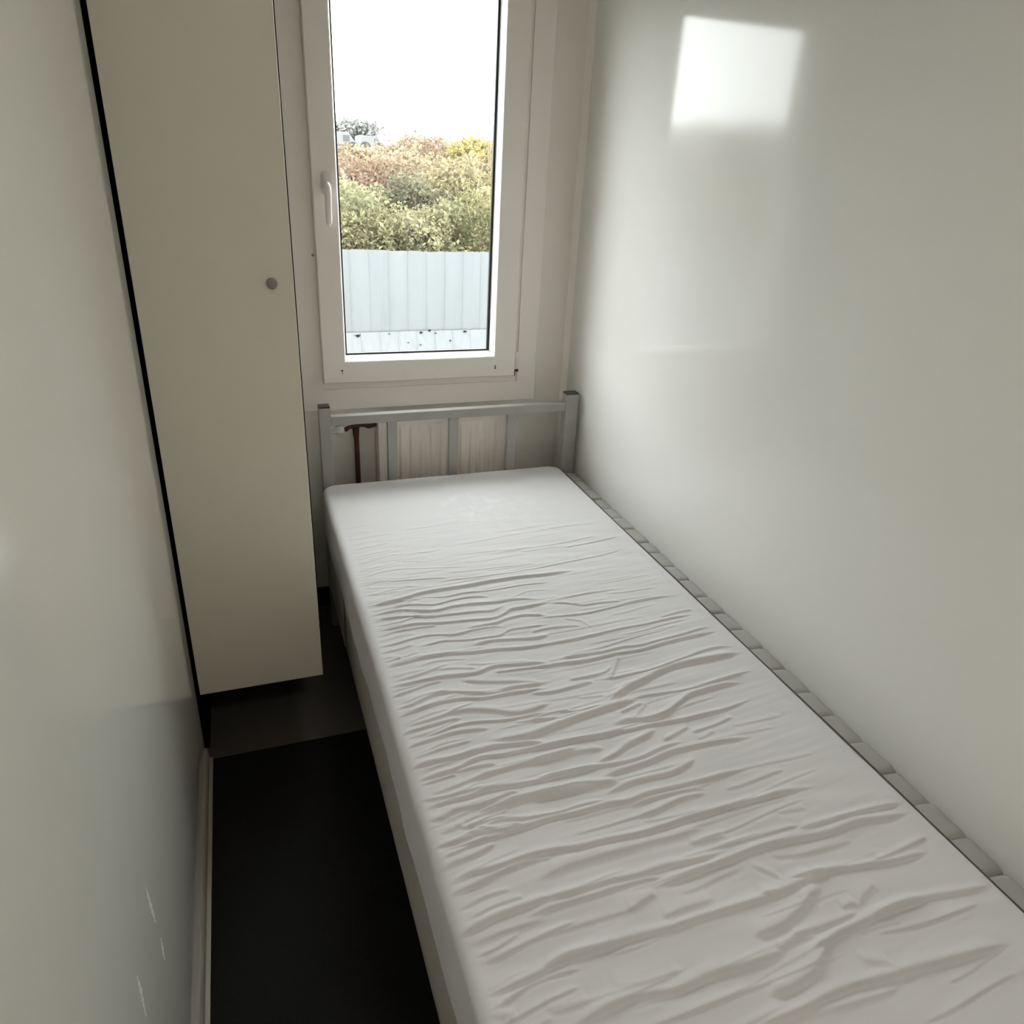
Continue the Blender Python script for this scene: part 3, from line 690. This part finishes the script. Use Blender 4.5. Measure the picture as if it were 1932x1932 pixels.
def mattress_height(X, Y):
    h = fold_height(X, Y)
    dens = np.clip((2.05 - Y) / 0.25, 0, 1)
    h += 0.0020 * vnoise(X * 3.1, Y * 5.3, 3) * dens + 0.0012 * vnoise(X * 6 + 3, Y * 34 + X * 6, 5) * dens
    h += 0.0030 * vnoise(X * 1.3 + 9, Y * 1.6, 8)
    h += 0.0005 * vnoise(X * 9, Y * 95 - X * 12, 11) * dens
    return h

def side_bulge(X, Y, z):
    return 0.004 * vnoise(X * 2 + 5, Y * 3, 21) + 0.0015 * vnoise(X * 9, Y * 13 + z * 20, 22)

matt = empty('mattress', (0.65, 1.3, 0.42), label='pale grey wrinkled mattress with a loose creased cover, on the bed', cat='mattress')
soft_block('cover', MX0, MX1, MY0, MY1, 0.424, MZ, 220, 1500, 0.050, 0.022, mattress_height, M['cover'], matt, side_bulge)
box('underside', (MX0 + 0.02, MX1 - 0.02, MY0 + 0.02, MY1 - 0.02, 0.4225, 0.430), M['cover_side'], matt)
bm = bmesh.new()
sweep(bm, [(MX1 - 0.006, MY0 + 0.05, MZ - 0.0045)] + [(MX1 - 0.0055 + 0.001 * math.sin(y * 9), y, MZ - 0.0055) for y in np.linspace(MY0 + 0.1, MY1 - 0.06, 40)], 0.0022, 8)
obj('edge_shadow', bm, M['edge_shadow'], matt, True)  # thin dark tube drawn as the shadow line along the right edge

# quilted grey border lying between the mattress and the wall: one padded panel per stitched field
SEAMS = [2.425, 2.335, 2.250, 2.168, 2.088, 2.006, 1.92, 1.823, 1.752, 1.664, 1.583, 1.487, 1.404, 1.32, 1.234, 1.147, 1.059, 0.976, 0.888, 0.801, 0.714, 0.632, 0.55, 0.465, 0.38, 0.30, 0.22]
QX0, QX1, QZ = 1.088, XR - 0.0015, 0.553
rq = random.Random(3)
for k in range(len(SEAMS) - 1):
    yb, ya = SEAMS[k], SEAMS[k + 1] + 0.0008
    if k == 21: ya += 0.007     # one seam gapes open
    nu, nv = 8, 9
    zc = QZ + rq.uniform(-0.002, 0.002)
    tl = rq.uniform(-0.004, 0.004)
    vv = []; ff = []
    for j in range(nv):
        v = j / (nv - 1)
        for i in range(nu):
            u = i / (nu - 1)
            pil = (1 - (2 * v - 1) ** 6) ** 0.5
            pu = (1 - abs(2 * u - 1) ** 8) ** 0.5
            y = ya + (yb - ya) * v + (u - 0.5) * -0.010
            vv.append((QX0 + (QX1 - QX0) * u, y, zc - 0.004 + 0.004 * pil * (0.5 + 0.5 * pu) + tl * (v - 0.5) * 0.3 - 0.022 * max(0.0, (u - 0.80) / 0.20) ** 2))
    nb = len(vv)
    for j in range(nv - 1):
        for i in range(nu - 1):
            q = j * nu + i; ff.append((q, q + 1, q + nu + 1, q + nu))
    ring = [i for i in range(nu)] + [j * nu + nu - 1 for j in range(1, nv)] + [(nv - 1) * nu + i for i in range(nu - 2, -1, -1)] + [j * nu for j in range(nv - 2, 0, -1)]
    for r_ in ring: vv.append((vv[r_][0], vv[r_][1], 0.43))
    for t in range(len(ring)):
        t2 = (t + 1) % len(ring); ff.append((ring[t2], ring[t], nb + t, nb + t2))
    ff.append(tuple(range(nb, nb + len(ring))))
    me = bpy.data.meshes.new('quilted_panel'); me.from_pydata(vv, [], ff); me.update()
    link_mesh('quilted_panel', me, M['quilt'], matt, True)

base = empty('lower_mattress', (0.65, 1.3, 0.19), label='lower grey-brown upholstered mattress under the creased one', cat='mattress')
soft_block('upholstery', 0.2145, XR - 0.010, Y_FOOT + 0.03, 2.16, 0.196, 0.4215, 12, 60, 0.03, 0.012, None, M['box_fabric'], base, lambda X, Y, z: -0.003 + 0.002 * vnoise(X * 3, Y * 8, 31))
box('bottom_cloth', (0.23, XR - 0.02, Y_FOOT + 0.045, 2.145, 0.1935, 0.200), M['box_fabric'], base)
box('head_block', (0.262, XR - 0.06, 2.12, EH - 0.02, 0.1935, 0.4215), M['box_fabric'], base, 0.008)
box('hanging_flap', (0.212, 0.215, 2.00, EH - 0.03, 0.205, 0.40), M['box_fabric'], base, 0.001)

# ------------------------------------------------------------------ unseen ceiling fill lamp, added to brighten the room
lamp = empty('ceiling_fill_lamp', (0.45, -0.25, ZC), label='round white fill lamp added on the ceiling, out of view', cat='lamp')
bm = bmesh.new(); cyl(bm, (0.45, -0.25, ZC - 0.03), (0.45, -0.25, ZC - 0.0005), 0.15, 32)
obj('fill_lamp_plate', bm, M['bead'], lamp)
dm = bpy.data.materials.new('fill_lamp_diffuser'); dm.use_nodes = True
b = dm.node_tree.nodes['Principled BSDF']; b.inputs['Emission Color'].default_value = (1.0, 0.93, 0.81, 1); b.inputs['Emission Strength'].default_value = LAMP_POWER
bm = bmesh.new()
bmesh.ops.create_uvsphere(bm, u_segments=32, v_segments=16, radius=0.135, matrix=Matrix.Translation((0.45, -0.25, ZC - 0.031)) @ Matrix.Diagonal((1, 1, 0.35, 1)))
for v in [v for v in bm.verts if v.co.z > ZC - 0.0305]: v.co.z = ZC - 0.0305
obj('fill_lamp_diffuser', bm, dm, lamp, True)

# ------------------------------------------------------------------ outside
def ground_z(x, y):
    if y < 6.15: return -0.75
    t = min(1.0, (y - 6.15) / 5.6)
    z = 0.30 + 1.33 * (t * t * (3 - 2 * t)) if t < 1 else 1.63
    return z + 0.06 * math.sin(x * 1.3 + y) * min(1, t * 3)
gx = np.linspace(-14, 30, 45); gy = np.concatenate([[2.9, 4.0, 6.14], np.linspace(6.16, 13, 20), [18, 30, 60, 120]])
vv = [(x, y, ground_z(x, y)) for y in gy for x in gx]
ff = [(j * 45 + i, j * 45 + i + 1, (j + 1) * 45 + i + 1, (j + 1) * 45 + i) for j in range(len(gy) - 1) for i in range(44)]
me = bpy.data.meshes.new('ground'); me.from_pydata(vv, [], ff); me.update()
tag(link_mesh('ground', me, M['soil']), kind='structure')

# corrugated sheet fence
FY = 6.0
for _m in (M['steel'], M['white_steel']):
    _n = _m.node_tree.nodes; _l = _m.node_tree.links
    _mp = _n.new('ShaderNodeMapping'); _mp.inputs['Scale'].default_value = (7.0, 7.0, 0.55)
    _tc = [q for q in _n if q.type == 'TEX_COORD'][0]; _nz = [q for q in _n if q.type == 'TEX_NOISE'][0]
    _l.new(_tc.outputs['Object'], _mp.inputs['Vector']); _l.new(_mp.outputs['Vector'], _nz.inputs['Vector'])
fence = empty('sheet_fence', (1.35, FY, -0.75), label='pale grey corrugated metal sheet fence outside the window', cat='fence')
def corrugated(name, x0, w, y, z0, z1, m, parent, pitch=0.150, dep=0.020, lean=0.0, seed=0, jag=0.0):
    r = random.Random(seed)
    prof = []
    x = x0
    while x < x0 + w - 1e-6:
        for dx, dd in ((0, 0), (0.062, 0), (0.074, dep * 0.1), (0.110, dep * 0.1), (0.122, 0), (0.130, 0), (0.136, -dep * 0.3), (0.1385, -dep * 0.3)):
            if x + dx <= x0 + w: prof.append((x + dx, dd))
        x += pitch
    prof.append((x0 + w, 0))
    vv = []
    for (px, d) in prof:
        j = r.uniform(-jag, jag)
        for (yy, zz) in ((y + d + lean, z0), (y + d, z1 + j), (y + d + 0.004, z1 + j), (y + d + 0.004 + lean, z0)):
            vv.append((px, yy, zz))
    ff = []
    for i in range(len(prof) - 1):
        a, b = i * 4, i * 4 + 4
        for k in range(4): ff.append((a + k, b + k, b + (k + 1) % 4, a + (k + 1) % 4))
    ff.append((0, 1, 2, 3)); q = (len(prof) - 1) * 4; ff.append((q, q + 3, q + 2, q + 1))
    me = bpy.data.meshes.new(name); me.from_pydata(vv, [], ff); me.update()
    o = link_mesh(name, me, m, parent)
    return o
k = 0
x = -3.35
while x < 6.4:
    corrugated('metal_sheet', x, 0.90, FY, 0.325, 0.955 + 0.006 * math.sin(k * 2.3), M['steel'], fence, seed=k, jag=0.004)
    corrugated('lower_sheet', x + 0.06, 0.90, FY - 0.030, -0.75, 0.335 + 0.006 * math.sin(k * 1.7), M['white_steel'], fence, lean=-0.30, seed=50 + k)
    x += 0.90; k += 1
for x in (-2.45, -0.65, 1.15, 2.95, 4.75):
    box('fence_post', (x, x + 0.05, FY + 0.026, FY + 0.076, -0.75, 0.93), M['pole'], fence)
rl = random.Random(12)
LEAVES = ((0.87, 0.318, 0.030, 'largest dead leaf, at the left end of the lower fence sheets'), (1.12, 0.325, 0.012, 'small dead leaf second from the left on the fence seam'),
          (1.38, 0.33, 0.022, 'dark round dead leaf in the middle of the fence seam'), (1.45, 0.345, 0.022, 'flat dead leaf just right of the middle of the fence seam'),
          (1.50, 0.322, 0.014, 'small dead leaf under the right end of the middle cluster'), (1.75, 0.33, 0.024, 'star shaped dead leaf at the right end of the fence seam'),
          (1.27, 0.255, 0.012, 'tiny dead leaf low on the lower sheet, left of the middle'), (1.37, 0.235, 0.012, 'lowest tiny dead leaf near the window bottom'),
          (1.62, 0.262, 0.014, 'tiny dead leaf low on the lower sheet at the right'))
for (x, z, s, leaf_label) in LEAVES:
    bm = bmesh.new()
    y = FY - 0.034 - (0.335 - z) * 0.277 if z < 0.335 else FY - 0.036
    a = rl.uniform(0, 6.28)
    c = [bm.verts.new((x + s * math.cos(a + t) * q, y - 0.004 - 0.004 * (i % 2), z + s * 0.6 * math.sin(a + t) * q)) for i, (t, q) in enumerate(((0, 1.0), (0.9, 0.55), (1.8, 0.9), (3.0, 0.6), (4.0, 1.0), (5.2, 0.5)))]
    bm.faces.new(c)
    bmesh.ops.solidify(bm, geom=bm.faces[:], thickness=0.001)
    o = obj('dead_leaf', bm, M['dead_leaf'])
    tag(o, leaf_label, 'leaf', 'dead leaves on the lower fence sheets')

# bushes
LEAF_TONE = 0.96
def bush(name, label, c, rad, n, pal, size, seed, elong=1.6, stems=10, group=None, droop=0.3):
    rs = np.random.RandomState(seed)
    root = empty(name, (c[0], c[1], ground_z(c[0], c[1])), label=label, cat='bush', group=group)
    # positions: shell-weighted, lumpy
    d = rs.normal(size=(n, 3)); d /= np.linalg.norm(d, axis=1)[:, None]
    lump = 1 + 0.22 * np.sin(d[:, 0] * 5 + seed) * np.cos(d[:, 2] * 6 + seed * 2) + 0.12 * np.sin(d[:, 1] * 11 + d[:, 0] * 9)
    rr = rs.uniform(0.45, 1.0, n) ** 0.5 * lump
    P = np.array(c) + d * rr[:, None] * np.array(rad)
    P[:, 2] = np.maximum(P[:, 2], ground_z(c[0], c[1]) + 0.02)
    # leaf frames
    ax = rs.normal(size=(n, 3)) * np.array([1, 1, 0.8]) + np.array([0, -0.1, -droop]); ax /= np.linalg.norm(ax, axis=1)[:, None]
    nr = rs.normal(size=(n, 3)) + np.array([0, -0.5, 0.9]); sd = np.cross(ax, nr); sd /= np.linalg.norm(sd, axis=1)[:, None]
    up = np.cross(sd, ax)
    s = size * rs.uniform(0.6, 1.5, n)[:, None]
    Lh = s * elong * rs.uniform(0.7, 1.3, n)[:, None]
    v = np.stack([P, P + ax * Lh * 0.5 + sd * s * 0.42 + up * s * 0.1, P + ax * Lh - up * s * 0.15, P + ax * Lh * 0.5 - sd * s * 0.42 + up * s * 0.1], 1).reshape(-1, 3)
    pal = np.array(pal); ci = rs.randint(0, len(pal), n)
    # neighbours share a colour: choose by a smooth field plus noise
    fld = (np.sin(P[:, 0] * 4.1 + seed) + np.sin(P[:, 2] * 6.3 + P[:, 0] * 2) + rs.normal(0, 0.8, n))
    ci = np.clip(((fld + 2.4) / 4.8 * len(pal)).astype(int), 0, len(pal) - 1)
    colr = pal[ci] * 0.85 + pal[ci].mean(1)[:, None] * 0.15
    colr = colr * rs.uniform(0.7, 1.3, (n, 1)) * LEAF_TONE
    f = np.arange(4 * n).reshape(n, 4)
    me = bpy.data.meshes.new('foliage'); me.from_pydata(v.tolist(), [], f.tolist()); me.update()
    at = me.color_attributes.new('leaf_colour', 'FLOAT_COLOR', 'POINT')
    cc = np.ones((4 * n, 4), dtype=np.float32); cc[:, :3] = np.repeat(colr, 4, 0)
    at.data.foreach_set('color', cc.ravel())
    o = link_mesh('foliage', me, M['leaf'], root); o['kind'] = 'stuff'
    bm = bmesh.new()
    rr_ = random.Random(seed)
    g = Vector((c[0], c[1], ground_z(c[0], c[1]) - 0.02))
    for k in range(stems):
        a = rr_.uniform(0, 6.28); q = rr_.uniform(0.3, 0.95)
        tip = Vector((c[0] + rad[0] * q * math.cos(a), c[1] + rad[1] * q * math.sin(a), c[2] + rad[2] * rr_.uniform(0.5, 1.08)))
        sweep(bm, [g, g.lerp(tip, 0.5) + Vector((rr_.uniform(-.05, .05), 0, 0.04)), tip], [0.012, 0.007, 0.003], 5)
    obj('stems', bm, M['twig'], root)
    return root
M['twig'] = mat('twig', (0.16, 0.12, 0.08), rough=0.8)
GREEN = [(0.125, 0.125, 0.062), (0.165, 0.162, 0.08), (0.21, 0.198, 0.095), (0.25, 0.228, 0.12), (0.15, 0.152, 0.09)]
OLIVE = [(0.12, 0.12, 0.05), (0.18, 0.17, 0.07), (0.24, 0.21, 0.10), (0.27, 0.24, 0.12), (0.16, 0.12, 0.07)]
BROWN = [(0.15, 0.09, 0.055), (0.21, 0.14, 0.09), (0.25, 0.18, 0.11), (0.19, 0.16, 0.08), (0.28, 0.21, 0.14)]
RED = [(0.17, 0.10, 0.07), (0.23, 0.145, 0.10), (0.22, 0.16, 0.11), (0.17, 0.14, 0.085)]
YEL = [(0.33, 0.27, 0.07), (0.38, 0.29, 0.07), (0.27, 0.25, 0.08), (0.36, 0.31, 0.11)]
DEEP = [(0.085, 0.082, 0.05), (0.15, 0.142, 0.085), (0.195, 0.18, 0.11), (0.22, 0.19, 0.12)]
B = [
    ('leafy_bush', 'bright green leafy bush above the fence, at the left of the pane', (1.02, 7.0, 0.90), (0.42, 0.45, 0.42), 7000, GREEN, 0.026, 1),
    ('leafy_bush', 'soft green bush in the middle just above the fence', (1.62, 6.95, 0.86), (0.45, 0.45, 0.40), 7000, GREEN, 0.024, 2),
    ('leafy_bush', 'grey olive bush above the fence, at the right of the pane', (2.22, 7.0, 0.92), (0.45, 0.45, 0.45), 6500, OLIVE, 0.022, 3),
    ('dry_bush', 'reddish brown dry bush at the far left below the vans', (1.30, 8.6, 1.28), (0.50, 0.5, 0.34), 4600, RED, 0.024, 4),
    ('leafy_bush', 'dark green gappy bush in the middle of the slope', (1.70, 7.8, 1.10), (0.48, 0.42, 0.32), 4200, DEEP, 0.028, 5),
    ('leafy_bush', 'pale olive bush right of the middle of the slope', (2.25, 8.1, 1.24), (0.52, 0.45, 0.36), 4600, OLIVE, 0.027, 6),
    ('dry_bush', 'brown twiggy bush on the skyline in the middle', (2.15, 10.0, 1.52), (0.62, 0.5, 0.30), 4600, BROWN, 0.027, 7),
    ('dry_bush', 'light brown bush on the skyline beside the yellow bush', (2.62, 10.8, 1.60), (0.50, 0.5, 0.27), 3600, BROWN, 0.027, 8),
    ('yellow_bush', 'yellow bush on the skyline at the right', (2.88, 9.6, 1.62), (0.33, 0.3, 0.24), 3000, YEL, 0.030, 9),
    ('yellow_bush', 'yellow green bush against the right window edge', (3.12, 9.3, 1.45), (0.34, 0.35, 0.34), 2600, [YEL[2], GREEN[2], YEL[0], GREEN[3], YEL[3]], 0.028, 10),
    ('dry_bush', 'orange brown bush between the olive and yellow bushes', (2.62, 8.8, 1.34), (0.38, 0.4, 0.30), 2800, [RED[1], OLIVE[2], BROWN[1], OLIVE[3]], 0.026, 11),
    ('dry_bush', 'low brown bush in front of the vans', (1.50, 10.2, 1.48), (0.42, 0.4, 0.22), 2600, [OLIVE[1], BROWN[0], OLIVE[3], BROWN[2]], 0.028, 12),
    ('leafy_bush', 'green bush hidden mostly by the left window edge', (0.25, 7.0, 0.92), (0.45, 0.45, 0.45), 2400, GREEN, 0.034, 13),
    ('leafy_bush', 'olive bush beyond the right window edge', (2.95, 7.1, 0.95), (0.5, 0.5, 0.5), 2600, OLIVE, 0.034, 14),
    ('dry_bush', 'brown bush up the slope beyond the right window edge', (3.3, 8.2, 1.2), (0.5, 0.5, 0.45), 2200, BROWN, 0.034, 15),
    ('leafy_bush', 'pale green bush in the left middle, under the reddish one', (1.16, 7.7, 1.12), (0.40, 0.35, 0.26), 3200, [GREEN[2], GREEN[3], OLIVE[3], GREEN[1]], 0.030, 16),
    ('dry_bush', 'beige bush in the centre of the slope', (1.92, 8.9, 1.36), (0.50, 0.4, 0.30), 3600, [OLIVE[3], BROWN[2], BROWN[4], GREEN[3]], 0.026, 17),
    ('tall_bush', 'tall green bush up the slope, left of the window view', (-1.5, 9.2, 1.42), (0.75, 0.6, 0.74), 3400, GREEN, 0.055, 21),
    ('tall_bush', 'tall olive bush beyond the fence, left of the tall green one', (-2.5, 9.3, 1.44), (0.75, 0.6, 0.76), 3400, OLIVE, 0.055, 22),
    ('tall_bush', 'tall brown bush in the middle of the left row', (-3.5, 9.4, 1.42), (0.75, 0.6, 0.76), 3400, BROWN, 0.055, 23),
    ('tall_bush', 'tall dark green bush far left on the slope', (-4.5, 9.5, 1.42), (0.75, 0.6, 0.78), 3400, DEEP, 0.055, 26),
    ('tall_bush', 'tall yellow green bush at the far end of the left row', (-5.5, 9.6, 1.42), (0.75, 0.6, 0.78), 3400, GREEN, 0.055, 27),
    ('leafy_bush', 'olive bush up the slope, hidden by the left window edge', (0.35, 8.6, 1.25), (0.6, 0.5, 0.45), 2400, OLIVE, 0.036, 28),
    ('leafy_bush', 'green bush up the slope beside the tall green bush', (-0.6, 8.8, 1.30), (0.6, 0.5, 0.50), 2400, GREEN, 0.040, 29),
    ('leafy_bush', 'low green bush just behind the fence, under the sloping bushes', (-0.45, 7.1, 0.9), (0.5, 0.5, 0.5), 2200, GREEN, 0.036, 30),
    ('leafy_bush', 'low green bush behind the fence, left of the window view', (-1.3, 7.1, 0.9), (0.6, 0.5, 0.55), 2200, GREEN, 0.045, 24),
    ('leafy_bush', 'low olive bush behind the fence, far left of the window view', (-2.6, 7.2, 0.9), (0.7, 0.5, 0.6), 2200, OLIVE, 0.045, 25),
]
for (nm, lb, c, rad_, n_, pal, sz, sd_) in B:
    bush(nm, lb, c, rad_, n_, pal, sz, sd_)

# thin bare sapling at the right window edge
bm = bmesh.new()
for (dx, h) in ((0, 0.60), (0.03, 0.45), (-0.03, 0.40)):
    sweep(bm, [(2.90, 9.0, 1.35), (2.90 + dx * 0.6, 9.0, 1.35 + h * 0.6), (2.90 + dx, 9.0, 1.35 + h + 0.12)], [0.010, 0.007, 0.003], 5)
o = obj('sapling', bm, M['twig']); tag(o, 'thin bare sapling rising beside the right window edge', 'sapling')

# vans and pole on the far rise
def van(x, y, z, L, Hh, lab, seed):
    root = empty('van', (x, y, z), label=lab, cat='van')
    bm = bmesh.new()
    pr = [(0, 0.25), (0, Hh * 0.95), (0.1, Hh), (L * 0.72, Hh), (L * 0.86, Hh * 0.62), (L * 0.99, Hh * 0.52), (L, 0.25)]
    a = [bm.verts.new((x + p, y, z + q)) for p, q in pr]; b = [bm.verts.new((x + p, y + 1.9, z + q)) for p, q in pr]
    for k in range(len(pr)): bm.faces.new((a[k], a[(k + 1) % len(pr)], b[(k + 1) % len(pr)], b[k]))
    bm.faces.new(a[::-1]); bm.faces.new(b)
    obj('body', bm, M['van'], root)
    box('side_window', (x + L * 0.58, x + L * 0.74, y - 0.015, y + 0.01, z + Hh * 0.58, z + Hh * 0.86), M['van_glass'], root)
    box('side_stripe', (x + 0.1, x + L * 0.95, y - 0.012, y + 0.01, z + Hh * 0.36, z + Hh * 0.42), M['van_glass'], root)
    for wx in (L * 0.2, L * 0.82):
        bm = bmesh.new(); cyl(bm, (x + wx, y - 0.02, z + 0.3), (x + wx, y + 0.2, z + 0.3), 0.3, 20)
        obj('wheel', bm, M['tyre'], root)
van(5.0, 45, 1.50, 2.1, 1.05, 'white van at the far left above the bushes', 1)
van(7.3, 46, 1.55, 1.3, 0.90, 'white van nearer the pole above the bushes', 2)
root = empty('far_tree', (10.0, 62, 1.6), label='grey far tree behind the white vans', cat='tree')
rs = np.random.RandomState(5); n_ = 5000
P = rs.normal(size=(n_, 3)) * np.array([0.75, 0.6, 0.22]) + np.array([9.2, 62, 3.05])
ax = rs.normal(size=(n_, 3)); ax /= np.linalg.norm(ax, axis=1)[:, None]; bx2 = np.cross(ax, rs.normal(size=(n_, 3))); bx2 /= np.linalg.norm(bx2, axis=1)[:, None]
v = np.stack([P, P + ax * 0.2, P + ax * 0.2 + bx2 * 0.14, P + bx2 * 0.14], 1).reshape(-1, 3)
me = bpy.data.meshes.new('foliage'); me.from_pydata(v.tolist(), [], np.arange(4 * n_).reshape(-1, 4).tolist()); me.update()
M['far_leaf'] = mat('far_leaf', (0.16, 0.16, 0.15), rough=0.8)
o = link_mesh('foliage', me, M['far_leaf'], root); o['kind'] = 'stuff'
bm = bmesh.new(); cyl(bm, (9.4, 62, 1.5), (9.4, 62, 3.0), 0.12, 8); obj('trunk', bm, M['twig'], root)
bm = bmesh.new(); cyl(bm, (7.10, 40, 1.6), (7.10, 40, 3.05), 0.035, 8)
o = obj('pole', bm, M['pole']); tag(o, 'thin dark pole standing on the skyline right of the vans', 'pole')
